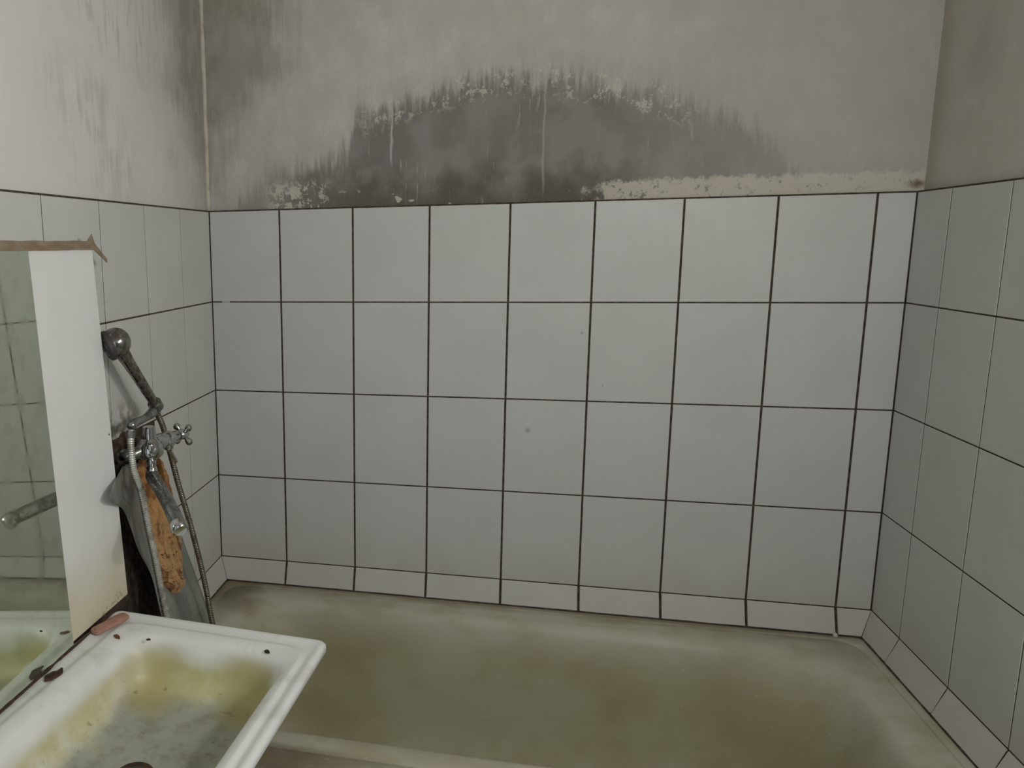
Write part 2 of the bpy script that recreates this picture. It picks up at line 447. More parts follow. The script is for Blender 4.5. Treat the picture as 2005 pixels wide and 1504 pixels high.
# ------------------------------------------------------------------ mesh helpers
def link(name, bm, mat, parent=None, smooth=False, auto=None):
    me = bpy.data.meshes.new(name)
    bmesh.ops.recalc_face_normals(bm, faces=bm.faces)
    bm.to_mesh(me)
    bm.free()
    me.materials.append(mat)
    if smooth:
        for p in me.polygons:
            p.use_smooth = True
        if auto is not None:
            me.set_sharp_from_angle(angle=math.radians(auto))
    o = bpy.data.objects.new(name, me)
    COL.objects.link(o)
    if parent is not None:
        o.parent = parent
    return o

def tag(o, label=None, cat=None, group=None, kind=None):
    for k, v in (('label', label), ('category', cat), ('group', group), ('kind', kind)):
        if v:
            o[k] = v
    return o

def empty(name, loc):
    o = bpy.data.objects.new(name, None)
    o.empty_display_size = 0.05
    o.location = loc
    COL.objects.link(o)
    return o

def adopt(o, parent):
    """child made in world coordinates, put under an Empty that only has a location"""
    o.parent = parent
    o.matrix_parent_inverse = Matrix.Translation(-Vector(parent.location))
    return o

def bbox(bm, a, b):
    x0, y0, z0 = a
    x1, y1, z1 = b
    v = [bm.verts.new(p) for p in ((x0, y0, z0), (x1, y0, z0), (x1, y1, z0), (x0, y1, z0),
                                   (x0, y0, z1), (x1, y0, z1), (x1, y1, z1), (x0, y1, z1))]
    for f in ((0, 3, 2, 1), (4, 5, 6, 7), (0, 1, 5, 4), (1, 2, 6, 5), (2, 3, 7, 6), (3, 0, 4, 7)):
        bm.faces.new([v[i] for i in f])
    return v

def box(name, a, b, mat, parent=None, bevel=0.0):
    bm = bmesh.new()
    bbox(bm, a, b)
    if bevel:
        bmesh.ops.bevel(bm, geom=list(bm.edges), offset=bevel, segments=2, affect='EDGES', profile=0.5)
    return link(name, bm, mat, parent)

def rings(bm, rs, closed=True, cap0=False, cap1=False):
    vv = [[bm.verts.new(p) for p in r] for r in rs]
    for a, b in zip(vv, vv[1:]):
        k = len(a)
        for i in range(k if closed else k - 1):
            bm.faces.new((a[i], a[(i + 1) % k], b[(i + 1) % k], b[i]))
    if cap0:
        bm.faces.new(vv[0][::-1])
    if cap1:
        bm.faces.new(vv[-1])
    return vv

def frame(d):
    d = Vector(d).normalized()
    a = Vector((0, 0, 1)) if abs(d.z) < 0.9 else Vector((1, 0, 0))
    u = d.cross(a).normalized()
    return u, d.cross(u).normalized()

def lathe(bm, p, d, prof, seg=20):
    """prof: (distance along d, radius)"""
    p = Vector(p)
    d = Vector(d).normalized()
    u, v = frame(d)
    rs = []
    for t, r in prof:
        r = max(r, 1e-4)
        rs.append([p + d * t + (u * math.cos(2 * math.pi * i / seg) + v * math.sin(2 * math.pi * i / seg)) * r for i in range(seg)])
    rings(bm, rs, cap0=True, cap1=True)

def spline(pts, n):
    """Catmull-Rom through the points"""
    P = [Vector(p) for p in pts]
    P = [P[0] * 2 - P[1]] + P + [P[-1] * 2 - P[-2]]
    out = []
    for i in range(1, len(P) - 2):
        a, b, c, d = P[i - 1:i + 3]
        for k in range(n):
            t = k / n
            out.append(0.5 * ((2 * b) + (c - a) * t + (2 * a - 5 * b + 4 * c - d) * t * t + (3 * b - a - 3 * c + d) * t ** 3))
    out.append(P[-2])
    return out

def resample(path, step):
    out = [path[0]]
    acc = 0.0
    for a, b in zip(path, path[1:]):
        L = (b - a).length
        t = step - acc
        while t <= L:
            out.append(a.lerp(b, t / L))
            t += step
        acc = L - (t - step)
    return out

def tube(bm, path, rad, seg=10, cap=True):
    u = None
    rs = []
    for i, p in enumerate(path):
        d = (path[min(i + 1, len(path) - 1)] - path[max(i - 1, 0)]).normalized()
        if u is None:
            u, v = frame(d)
        else:
            u = (u - d * u.dot(d)).normalized()
            v = d.cross(u)
        r = rad(i) if callable(rad) else rad
        rs.append([p + (u * math.cos(2 * math.pi * k / seg) + v * math.sin(2 * math.pi * k / seg)) * r for k in range(seg)])
    rings(bm, rs, cap0=cap, cap1=cap)

def rrect(x0, x1, y0, y1, r, z, n=8, sub=6):
    """rounded rectangle ring, always 4*(n+1+sub) points so that rings can be bridged"""
    pts = []
    cs = ((x1 - r, y1 - r, 0), (x0 + r, y1 - r, 90), (x0 + r, y0 + r, 180), (x1 - r, y0 + r, 270))
    arcs = []
    for cx, cy, a in cs:
        arcs.append([(cx + r * math.cos(math.radians(a + 90 * i / n)), cy + r * math.sin(math.radians(a + 90 * i / n))) for i in range(n + 1)])
    for k in range(4):
        pts += arcs[k]
        p, q = arcs[k][-1], arcs[(k + 1) % 4][0]
        for i in range(1, sub + 1):
            t = i / (sub + 1)
            pts.append((p[0] + (q[0] - p[0]) * t, p[1] + (q[1] - p[1]) * t))
    return [Vector((a, b, z)) for a, b in pts]

# ------------------------------------------------------------------ the room
XR = 1.677                                   # right tile face
YF = -2.75                                   # wall behind the camera
H = 2.60
ROWS = [1.650, 1.4035, 1.1536, 0.9046, 0.6572]
S = 'structure'
PB, PL, PR = 0.008, -0.006, 1.692            # plaster planes above the tiles

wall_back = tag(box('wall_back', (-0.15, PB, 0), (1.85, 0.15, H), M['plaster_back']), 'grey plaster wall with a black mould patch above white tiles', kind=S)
wall_left = tag(box('wall_left', (-0.15, YF, 0), (PL, PB, H), M['plaster_left']), 'stained left plaster wall above white tiles', kind=S)
wy0, wy1, wz0, wz1 = WIN
bm = bmesh.new()
for a, b in (((PR, wy1, 0), (1.85, PB, H)), ((PR, YF, 0), (1.85, wy0, H)), ((PR, wy0, 0), (1.85, wy1, wz0)), ((PR, wy0, wz1), (1.85, wy1, H))):
    bbox(bm, a, b)
wall_right = tag(link('wall_right', bm, M['plaster_right']), 'dim right plaster wall above white tiles', kind=S)
bm = bmesh.new()
for a, b in (((-0.15, YF - 0.15, 0), (DOOR[0], YF, H)), ((DOOR[1], YF - 0.15, 0), (1.85, YF, H)), ((DOOR[0], YF - 0.15, DOOR[2]), (DOOR[1], YF, H))):
    bbox(bm, a, b)
tag(link('wall_front', bm, M['plaster_dark']), kind=S)
bm = bmesh.new()
for a, b in (((DOOR[0] - 0.07, YF, 0), (DOOR[0], YF + 0.02, DOOR[2] + 0.07)), ((DOOR[1], YF, 0), (DOOR[1] + 0.07, YF + 0.02, DOOR[2] + 0.07)), ((DOOR[0], YF, DOOR[2]), (DOOR[1], YF + 0.02, DOOR[2] + 0.07))):
    bbox(bm, a, b)
tag(link('trim_1', bm, M['brown_wood']), 'brown door casing behind the camera', kind=S)
tag(box('floor', (-0.15, YF - 0.15, -0.1), (1.85, 0.15, 0), M['floor']), kind=S)
tag(box('ceiling', (-0.15, YF - 0.15, H), (1.85, 0.15, H + 0.1), M['plaster']), kind=S)
# window: frame, mullion, two panes
bm = bmesh.new()
for a, b in (((1.74, wy0, wz0), (1.80, wy1, wz0 + 0.05)), ((1.74, wy0, wz1 - 0.05), (1.80, wy1, wz1)),
             ((1.74, wy0, wz0 + 0.05), (1.80, wy0 + 0.05, wz1 - 0.05)), ((1.74, wy1 - 0.05, wz0 + 0.05), (1.80, wy1, wz1 - 0.05))):
    bbox(bm, a, b)
win = tag(link('window_1', bm, M['white_paint']), 'white window in the right wall beside the camera', kind=S)
ym = (wy0 + wy1) / 2
box('mullion', (1.745, ym - 0.02, wz0 + 0.05), (1.795, ym + 0.02, wz1 - 0.05), M['white_paint'], win)
box('pane', (1.766, wy0 + 0.05, wz0 + 0.05), (1.770, ym - 0.02, wz1 - 0.05), M['glass'], win)
box('pane', (1.766, ym + 0.02, wz0 + 0.05), (1.770, wy1 - 0.05, wz1 - 0.05), M['glass'], win)

# ------------------------------------------------------------------ wall tiles
# the joints are dark grout lying behind the tile faces
box('grout', (0.0, 0.0014, 0.55), (XR, PB + 0.001, 1.652), M['grout'], wall_back)
box('grout', (PL - 0.001, YF + 0.002, 0.0), (-0.0009, -0.001, 1.652), M['grout'], wall_left)
bm = bmesh.new()
bbox(bm, (XR + 0.0009, wy1 + 0.001, 0.0), (PR + 0.001, 0.002, 1.652))
bbox(bm, (XR + 0.0009, YF + 0.002, 0.0), (PR + 0.001, wy1 + 0.001, wz0 - 0.02))
link('grout', bm, M['grout'], wall_right)

TILE_MESH = {}

def tile_mesh(w, h, t=0.006, bev=0.0006):
    key = (round(w, 4), round(h, 4))
    if key in TILE_MESH:
        return TILE_MESH[key]
    bm = bmesh.new()
    a, b = w / 2, h / 2
    rs = []
    for i, zz in ((0, -t), (0, -bev), (bev, 0)):
        rs.append([(-a + i, -b + i, zz), (a - i, -b + i, zz), (a - i, b - i, zz), (-a + i, b - i, zz)])
    rings(bm, rs, cap0=True, cap1=True)
    bmesh.ops.recalc_face_normals(bm, faces=bm.faces)
    me = bpy.data.meshes.new('tile')
    bm.to_mesh(me)
    bm.free()
    me.materials.append(M['tile'])
    TILE_MESH[key] = me
    return me

def put_tile(parent, c, u, v, w, h):
    """tile with its face centre at c, width along u, height along v"""
    u = Vector(u).normalized()
    v = Vector(v).normalized()
    n = u.cross(v)
    R = Matrix((u, v, n)).transposed()
    # hand-laid: a hair of tilt each
    R = R @ Matrix.Rotation(random.uniform(-0.0012, 0.0012), 3, 'X') @ Matrix.Rotation(random.uniform(-0.0012, 0.0012), 3, 'Y')
    o = bpy.data.objects.new('tile', tile_mesh(w, h))
    mw = R.to_4x4()
    mw.translation = Vector(c)
    o.matrix_world = mw
    COL.objects.link(o)
    o.parent = parent
    return o

def tile_wall(parent, P, u, joints, ends, rows, gv, gh, skip=()):
    """P: maps (along, z) to a point; joints: sorted positions along the wall"""
    for r in range(len(rows) - 1):
        zt, zb = rows[r], rows[r + 1]
        for i in range(len(joints) - 1):
            a, b = joints[i], joints[i + 1]
            if (i, r) in skip:
                continue
            w = (b - a) - gv
            h = (zt - zb) - gh
            put_tile(parent, P((a + b) / 2, (zt + zb) / 2), u, (0, 0, 1), w, h)

bj = [0.0] + [0.2 * i for i in range(1, 9)] + [XR]
tile_wall(wall_back, lambda a, z: (a, 0.0, z), (1, 0, 0), bj, None, ROWS, 0.0050, 0.0036)
lj = [0.0, 0.1985, 0.4020, 0.6065, 0.8115] + [0.8115 + 0.204 * i for i in range(1, 10)]
HOLE = {(2, 2), (2, 3), (3, 2), (3, 3)}
tile_wall(wall_left, lambda a, z: (0.0, -a, z), (0, 1, 0), lj, None, ROWS, 0.0026, 0.0036, HOLE)
rj = [0.0, 0.1434, 0.3510, 0.5545, 0.7580, 0.9615, 1.1650, 1.3685]
tile_wall(wall_right, lambda a, z: (XR, -a, z), (0, -1, 0), rj, None, ROWS, 0.0034, 0.0032)
# beyond the tub the tiles run on down the walls towards the camera
low = [0.6572, 0.4082, 0.1592, 0.0]
tile_wall(wall_left, lambda a, z: (0.0, -a, z), (0, 1, 0), [0.8115 + 0.204 * i for i in range(0, 10)], None, low, 0.0024, 0.0026)
tile_wall(wall_right, lambda a, z: (XR, -a, z), (0, -1, 0), [0.80, 0.9615, 1.1650, 1.3685], None, low, 0.0024, 0.0026)
near = [1.3685 + 0.2035 * i for i in range(0, 7)]
tile_wall(wall_right, lambda a, z: (XR, -a, z), (0, -1, 0), near, None, [1.4035, 1.1536, 0.9046, 0.6572, 0.4082, 0.1592, 0.0], 0.0024, 0.0026)

# sloping row of cut tiles that throws the water back into the tub
OUT, ZB = 0.024, 0.5975
sl = math.hypot(OUT, ROWS[4] - ZB)


def skirt(parent, P, joints, g, trim0=0.0, trim1=0.0):
    """P(along, out, z); each piece a solid slab, mitred at the two ends of the run"""
    zt = ROWS[4] - 0.0008
    for i in range(len(joints) - 1):
        a, b = joints[i], joints[i + 1]
        bm = bmesh.new()
        a0, a1 = a + g / 2, a + g / 2
        b0, b1 = b - g / 2, b - g / 2
        if i == 0:
            a0, a1 = a, a + trim0
        if i == len(joints) - 2:
            b0, b1 = b, b - trim1
        e = 0.001
        t = 0.006
        top = [P(a0 + e, 0.0004, zt), P(b0 - e, 0.0004, zt)]
        bot = [P(b1 - e, OUT, ZB), P(a1 + e, OUT, ZB)]
        topb = [P(a0, -t * 0.55, zt - t * 0.5), P(b0, -t * 0.55, zt - t * 0.5)]
        botb = [P(b1, OUT - t * 0.6, ZB - t * 0.2), P(a1, OUT - t * 0.6, ZB - t * 0.2)]
        rings(bm, [topb + botb, top + bot], cap0=True, cap1=True)
        link('skirting_tile', bm, M['tile'], parent)

skirt(wall_back, lambda a, o, z: Vector((a, -o, z)), bj, 0.005, OUT, OUT)
skirt(wall_left, lambda a, o, z: Vector((o, -a, z)), [0.0, 0.1985, 0.4020], 0.0042, OUT, 0.0)
skirt(wall_right, lambda a, o, z: Vector((XR - o, -a, z)), [0.0, 0.1434, 0.3510, 0.5545, 0.758], 0.0046, OUT, 0.0)
# dark bedding under the sloping row
def bedding(parent, P, a, b, t0, t1):
    bm = bmesh.new()
    k = 0.0032
    r0 = [P(a, 0.0, ROWS[4] - 0.0015 - k), P(a + t0, OUT - k, ZB - 0.001), P(a, 0.0, ZB - 0.001)]
    r1 = [P(b, 0.0, ROWS[4] - 0.0015 - k), P(b - t1, OUT - k, ZB - 0.001), P(b, 0.0, ZB - 0.001)]
    rings(bm, [r0, r1], cap0=True, cap1=True)
    link('grout', bm, M['grout'], parent)

bedding(wall_back, lambda a, o, z: Vector((a, -o, z)), 0.0, XR, OUT, OUT)
bedding(wall_left, lambda a, o, z: Vector((o, -a, z)), 0.0, 0.402, OUT, 0.0)
bedding(wall_right, lambda a, o, z: Vector((XR - o, -a, z)), 0.0, 0.758, OUT, 0.0)

# missing tiles behind the tap: bare dark mortar
bm = bmesh.new()
rs = []
ny, nz = 26, 32
for j in range(nz + 1):
    row = []
    for i in range(ny + 1):
        yy = -0.404 - (0.8095 - 0.404) * i / ny
        zz = 0.62 + (1.1525 - 0.62) * j / nz
        dpt = -0.0015 + 0.004 * mnoise.noise((yy * 30, zz * 30, 2.0)) if 0 < i < ny and 0 < j < nz else -0.004
        row.append((dpt - 0.001, yy, zz))
    rs.append(row)
rings(bm, rs, closed=False)
link('exposed_mortar', bm, M['mortar'], wall_left, True)

# pale paint bead down the left corner of the plaster
bm = bmesh.new()
path = [Vector((PL + 0.003 + 0.0016 * mnoise.noise((0, 0, zz * 0.06)), PB - 0.003, 1.652 + (H - 1.652) * zz / 60)) for zz in range(61)]
tube(bm, path, lambda i: 0.0066 + 0.0026 * mnoise.noise((i * 0.35, 3.1, 0)), 8)
link('corner_paint_bead', bm, M['corner_paint'], wall_back, True)
# white filler in one gap of the upper joint
box('joint_filler', (0.030, 0.0004, ROWS[1] - 0.0014), (0.052, 0.004, ROWS[1] + 0.0014), M['filler_white'], wall_back)

# ------------------------------------------------------------------ bathtub
tub = empty('bathtub', (0.84, -0.41, 0.0))
tag(tub, 'grimy olive-grey enamel bathtub set between the tiled walls', 'bathtub')
bm = bmesh.new()
ZR = 0.5945
X0, X1, Y0, Y1 = 0.018, XR - 0.018, -0.790, -0.018
ix0, ix1, iy0, iy1 = 0.095, 1.575, -0.700, -0.098
def lerp(a, b, t): return a + (b - a) * t
rs = []
rs.append(rrect(X0, X1, Y0, Y1, 0.012, ZR - 0.045))
rs.append(rrect(X0, X1, Y0, Y1, 0.012, ZR - 0.008))
rs.append(rrect(X0 + 0.002, X1 - 0.002, Y0 + 0.002, Y1 - 0.002, 0.014, ZR - 0.002))
rs.append(rrect(X0 + 0.008, X1 - 0.008, Y0 + 0.008, Y1 - 0.008, 0.02, ZR))
# rim is flat, with a shallow step near the front edge
rs.append(rrect(X0 + 0.026, X1 - 0.026, Y0 + 0.042, Y1 - 0.026, 0.05, ZR))
rs.append(rrect(X0 + 0.028, X1 - 0.028, Y0 + 0.046, Y1 - 0.028, 0.052, ZR - 0.003))
rs.append(rrect(X0 + 0.030, X1 - 0.030, Y0 + 0.051, Y1 - 0.030, 0.054, ZR - 0.0005))
prof = [(0.0, 0.0), (0.012, 0.0035), (0.022, 0.012), (0.030, 0.030), (0.040, 0.070), (0.052, 0.13), (0.064, 0.20),
        (0.078, 0.27), (0.098, 0.325), (0.13, 0.358), (0.17, 0.374), (0.22, 0.382), (0.27, 0.386)]
for o, dz_ in prof:
    k = dz_ / 0.386
    rr = 0.15 + 0.06 * (1 - abs(2 * k - 0.8)) if o < 0.13 else max(0.02, 0.15 - (o - 0.13) * 0.4)
    rs.append(rrect(ix0 + o * 0.9, ix1 - o * (1.0 + 1.0 * min(1, k * 1.2)), iy0 + o, iy1 - o, rr, ZR - dz_))
rings(bm, rs, cap1=True)
shell = adopt(link('shell', bm, M['enamel_tub'], None, True, 50), tub)
adopt(box('apron', (X0, Y0 + 0.012, 0.0), (X1, Y0 + 0.030, ZR - 0.040), M['white_paint']), tub)
# dirty sealant line where the tub meets the tiles
bm = bmesh.new()
for a, b in (((OUT - 0.004, -OUT, ZR + 0.0012), (XR - OUT + 0.002, -OUT, ZR + 0.0012)),
             ((XR - OUT, -OUT + 0.002, ZR + 0.0012), (XR - OUT, -0.757, ZR + 0.0012)),
             ((OUT, -OUT + 0.002, ZR + 0.0012), (OUT, -0.40, ZR + 0.0012))):
    a, b = Vector(a), Vector(b)
    k = 60
    tube(bm, [a.lerp(b, i / k) for i in range(k + 1)], lambda i: 0.0026 + 0.0012 * mnoise.noise((i * 0.45, a.x * 7, 1.0)), 6)
adopt(link('sealant_line', bm, M['grout'], None, True), tub)
bm = bmesh.new()
bmesh.ops.create_icosphere(bm, subdivisions=2, radius=0.007, matrix=Matrix.Translation((1.594, -0.030, 0.598)) @ Matrix.Diagonal((0.8, 0.9, 0.9, 1)))
adopt(link('sealant_blob', bm, M['filler_white'], None, True), tub)

# ------------------------------------------------------------------ washbasin (sits a little askew)
BZ = 0.850
basin = empty('washbasin', (0.502, -0.785, BZ))
basin.rotation_euler = (0, 0, math.radians(-4.4))
tag(basin, 'yellow-stained white rectangular washbasin below the mirror', 'washbasin')
O = (-0.440, 0.0, -0.560, 0.0)               # outer rectangle in the basin's own frame
I = (-0.365, -0.048, -0.505, -0.062)
def R_(t, r, zz, e=0.0):
    q = [lerp(a, b, t) for a, b in zip(O, I)]
    return rrect(q[0] + e, q[1] - e, q[2] + e, q[3] - e, r, zz)
def R2(e, r, zz):
    return rrect(I[0] + e * 1.1, I[1] - e, I[2] + e, I[3] - e, r, zz)
rs = [R2(0.06, 0.05, -0.150), R2(0.03, 0.06, -0.125), R2(0.0, 0.06, -0.045), R_(0.45, 0.04, -0.020), R_(0.06, 0.02, -0.016),
      R_(0.0, 0.016, -0.014), R_(0.0, 0.016, -0.004), R_(0.0, 0.016, 0.0, 0.003), R_(0.0, 0.016, 0.0015, 0.008), R_(0.0, 0.018, 0.0, 0.014),
      R_(0.42, 0.03, -0.0035), R_(0.52, 0.034, -0.0032), R_(0.60, 0.038, 0.0002), R_(0.68, 0.04, 0.0),
      R_(0.92, 0.062, -0.003), R2(0.0, 0.07, -0.007), R2(0.006, 0.072, -0.016), R2(0.012, 0.075, -0.035), R2(0.018, 0.075, -0.06),
      R2(0.028, 0.072, -0.080), R2(0.045, 0.062, -0.093), R2(0.07, 0.045, -0.098), R2(0.11, 0.03, -0.102)]
bm = bmesh.new()
rings(bm, rs, cap0=True, cap1=True)
link('bowl', bm, M['porcelain'], basin, True, 60)
bm = bmesh.new()
dc = Vector((-0.221, -0.309, -0.1025))
lathe(bm, dc, (0, 0, 1), [(0.0, 0.030), (0.0022, 0.030), (0.0030, 0.026), (0.0016, 0.020)], 24)
dr = link('drain_ring', bm, M['rust'], basin, True, 40)
bm = bmesh.new()
lathe(bm, dc + Vector((0, 0, 0.0005)), (0, 0, 1), [(0.0, 0.020), (0.0014, 0.0195)], 20)
link('drain_hole', bm, M['nozzle'], basin)

def on_ledge(lx, ly, lz=0.0):
    return basin.matrix_basis @ Vector((lx, ly, lz))

# ------------------------------------------------------------------ mirror board leaning on the wall
LEAN, YAW = math.radians(2.7), math.radians(-1.2)
nrm = Vector((math.cos(LEAN) * math.cos(YAW), math.cos(LEAN) * math.sin(YAW), math.sin(LEAN)))
along = Vector((0, 0, 1)).cross(nrm).normalized()            # towards the back wall
upv = nrm.cross(along)
org = Vector((0.060, -0.908, 0.850))                         # foot of the mirror's far edge
board = empty('mirror_board', org)
tag(board, 'white board with a greenish mirror leaning on the left wall behind the basin', 'mirror')
def BP(a, b, n=0.0):
    return org + along * a + upv * b + nrm * n
def slab(name, a0, a1, b0, b1, n0, n1, mat, bev=0.0, rows=None):
    bm = bmesh.new()
    v = [bm.verts.new(BP(a, b, n)) for n in (n0, n1) for a, b in ((a0, b0), (a1, b0), (a1, b1), (a0, b1))]
    for f in ((0, 3, 2, 1), (4, 5, 6, 7), (0, 1, 5, 4), (1, 2, 6, 5), (2, 3, 7, 6), (3, 0, 4, 7)):
        bm.faces.new([v[i] for i in f])
    if bev:
        bmesh.ops.bevel(bm, geom=list(bm.edges), offset=bev, segments=2, affect='EDGES')
    return adopt(link(name, bm, mat), board)
TOPB = 0.716
slab('board', -0.62, 0.209, 0.008, TOPB, -0.024, -0.0002, M['board'], 0.0015)
slab('mirror_glass', -0.615, 0.0, 0.004, TOPB - 0.012, 0.0, 0.0035, M['mirror'], 0.0008)
# brown tape along the top, its far end torn into two tongues
def strip(name, rows, mat, th=0.0012):
    bm = bmesh.new()
    k = len(rows)
    a = [[bm.verts.new(p) for p in r] for r in rows]
    b = [[bm.verts.new(p - nrm * th) for p in r] for r in rows]
    w = len(rows[0])
    for i in range(k - 1):
        for j in range(w - 1):
            bm.faces.new((a[i][j], a[i + 1][j], a[i + 1][j + 1], a[i][j + 1]))
            bm.faces.new((b[i][j], b[i][j + 1], b[i + 1][j + 1], b[i + 1][j]))
    for i in range(k - 1):
        bm.faces.new((a[i][0], b[i][0], b[i + 1][0], a[i + 1][0]))
        bm.faces.new((a[i][-1], a[i + 1][-1], b[i + 1][-1], b[i][-1]))
    for r in (0, k - 1):
        for j in range(w - 1):
            bm.faces.new((a[r][j], a[r][j + 1], b[r][j + 1], b[r][j]))
    return adopt(link(name, bm, mat), board)
rows = []
for i in range(41):
    t = -0.62 + (0.205 + 0.62) * i / 40
    wv = 0.0012 * mnoise.noise((t * 25, 0, 0))
    rows.append([BP(t, TOPB - 0.0125 + 0.0008 * mnoise.noise((t * 30, 5, 0)), 0.0052), BP(t, TOPB - 0.005, 0.0058), BP(t, TOPB + 0.0035 + wv, 0.0042)])
tape = strip('tape', rows, M['tape'])
rows = []
for i in range(9):
    t = i / 8
    rows.append([BP(0.178 + 0.010 * t + 0.006 * t * t, TOPB - 0.002 + 0.016 * t, 0.0052 + 0.004 * t),
                 BP(0.212 - 0.016 * t, TOPB - 0.004 + 0.020 * t, 0.0052 + 0.004 * t)])
o = strip('torn_end', rows, M['tape'])
rows = []
for i in range(9):
    t = i / 8
    rows.append([BP(0.203 + 0.050 * t, TOPB - 0.013 - 0.022 * t - 0.004 * t * t, 0.0052 - 0.002 * t),
                 BP(0.208 + 0.047 * t, TOPB + 0.0005 - 0.032 * t, 0.0052 - 0.002 * t)])
o = strip('torn_end', rows, M['tape'])
# rusty dirt packed along the foot of the board
bm = bmesh.new()
path = [BP(-0.60 + 0.78 * i / 90, 0.0030, 0.0046 + 0.0012 * mnoise.noise((i * 0.21, 2, 0))) for i in range(91)]
tube(bm, path, lambda i: 0.0020 + 0.0014 * mnoise.noise((i * 0.33, 8, 0)) + 0.0006 * mnoise.noise((i * 1.7, 3, 0)), 7)
adopt(link('dirt_line', bm, M['rust'], None, True), board)
# screw hole on the board
bm = bmesh.new()
lathe(bm, BP(0.199, 0.345, -0.0006), nrm, [(0, 0.0022), (0.0008, 0.0020)], 8)
adopt(link('screw_head', bm, M['nozzle']), board)

# ------------------------------------------------------------------ wall tap
tap = empty('bath_mixer', (0.0, -0.615, 1.134))
tag(tap, 'old chrome wall mixer with cross handle and long swivel spout', 'faucet')
def tpart(name, bm, mat, par=None, smooth=True, auto=35):
    return adopt(link(name, bm, mat, None, smooth, auto), tap) if par is None else sub(link(name, bm, mat, None, smooth, auto), par)
def sub(o, par):
    """sub-part under a part of an Empty-rooted thing"""
    o.parent = par
    o.matrix_parent_inverse = par.matrix_parent_inverse.copy() if False else Matrix.Identity(4)
    return o
B = Vector((0.082, -0.603, 1.148))
bm = bmesh.new()
lathe(bm, B + Vector((0, 0, -0.028)), (0, 0, 1), [(-0.003, 0.010), (0.001, 0.021), (0.009, 0.0280), (0.020, 0.0292), (0.031, 0.0265), (0.038, 0.0195), (0.043, 0.0150), (0.066, 0.0135), (0.068, 0.0115)], 24)
tpart('body', bm, M['chrome'])
for yy, zz in ((-0.640, 1.134), (-0.560, 1.134)):
    bm = bmesh.new()
    lathe(bm, (-0.0015, yy, zz), (1, 0, 0), [(0, 0.030), (0.004, 0.029), (0.010, 0.018), (0.012, 0.0145), (0.022, 0.0145), (0.023, 0.019), (0.036, 0.019), (0.037, 0.0135)], 20)
    tpart('wall_union', bm, M['rust_metal'])
    bm = bmesh.new()
    tube(bm, spline([(0.032, yy, zz), (0.055, yy * 0.9 + B.y * 0.1, zz), (0.072, yy * 0.4 + B.y * 0.6, zz + 0.006), B + Vector((0, 0, -0.006))], 6), 0.0125, 14)
    tpart('inlet_pipe', bm, M['chrome_dull'])
# valve barrel, spindle and cross handle
HX = Vector((0.107, -0.486, 1.1450))
ax = (HX - B).normalized()
L = (HX - B).length
bm = bmesh.new()
lathe(bm, B + ax * 0.012, ax, [(0, 0.0195), (0.018, 0.0190), (0.036, 0.0170), (0.044, 0.0150), (0.045, 0.0185), (0.056, 0.0185), (0.057, 0.0145), (0.080, 0.0130), (0.086, 0.0095), (L - 0.020, 0.0075)], 20)
tpart('valve_barrel', bm, M['chrome'])
bm = bmesh.new()
lathe(bm, HX - ax * 0.014, ax, [(0, 0.0075), (0.004, 0.011), (0.014, 0.0118), (0.024, 0.010), (0.028, 0.006), (0.0285, 0.001)], 16)
cross = tpart('cross_handle', bm, M['chrome'])
hu = Vector((0, 0, 1)) - ax * ax.z
hu.normalize()
hv = ax.cross(hu)
for k in range(4):
    a = math.radians(45 + 90 * k)
    dr_ = (hu * math.cos(a) + hv * math.sin(a)).normalized()
    bm = bmesh.new()
    lathe(bm, HX + dr_ * 0.006, dr_, [(0, 0.0052), (0.008, 0.0050), (0.011, 0.0070), (0.016, 0.0084), (0.021, 0.0072), (0.024, 0.0036), (0.0245, 0.0005)], 12)
    o = link('handle_lobe', bm, M['chrome'], None, True, 35)
    o.parent = cross
    o.matrix_parent_inverse = cross.matrix_world.inverted() if False else Matrix.Translation(Vector((0, 0, 0)))
# diverter ball and lever under the barrel
D0 = Vector((0.100, -0.553, 1.138))
bm = bmesh.new()
lathe(bm, D0 + Vector((0, 0, 0.016)), (0.05, 0.1, -1), [(0, 0.007), (0.006, 0.011), (0.016, 0.0125), (0.026, 0.010), (0.031, 0.004)], 16)
dv = tpart('diverter', bm, M['chrome'])
bm = bmesh.new()
le = Vector((0.104, -0.524, 1.096))
lathe(bm, D0 + Vector((0, 0.004, -0.008)), le - D0, [(0, 0.0035), (0.030, 0.0042), (0.046, 0.0050), (0.049, 0.0030)], 10)
o = link('diverter_lever', bm, M['chrome'], None, True, 35)
o.parent = dv
# swivel: stacked nuts below the body, then the long spout
S0 = Vector((0.092, -0.620, 1.094))
bm = bmesh.new()
lathe(bm, Vector((0.092, -0.619, 1.158)), (0, 0, -1), [(0, 0.004), (0.003, 0.009), (0.010, 0.0110), (0.018, 0.0095), (0.020, 0.0070), (0.034, 0.0065), (0.036, 0.0095), (0.044, 0.0105), (0.050, 0.0085), (0.054, 0.0110), (0.070, 0.0125), (0.074, 0.010)], 18)
tpart('swivel_neck', bm, M['chrome'])
TIP = Vector((0.236, -0.815, 1.058))
bm = bmesh.new()
path = spline([S0 + Vector((0, 0, -0.004)), S0.lerp(TIP, 0.06) + Vector((0, 0, -0.006)), S0.lerp(TIP, 0.5) + Vector((0, 0, 0.002)), S0.lerp(TIP, 0.93), TIP], 10)
tube(bm, path, 0.0140, 18)
spout = tpart('spout', bm, M['chrome_dull'])
sd = (TIP - S0).normalized()
bm = bmesh.new()
lathe(bm, TIP - sd * 0.010, (sd + Vector((0, 0, -0.35))).normalized(), [(0, 0.0145), (0.002, 0.0162), (0.012, 0.0164), (0.017, 0.0152), (0.020, 0.0118), (0.0205, 0.002)], 20)
o = link('aerator', bm, M['chrome'], None, True, 35)
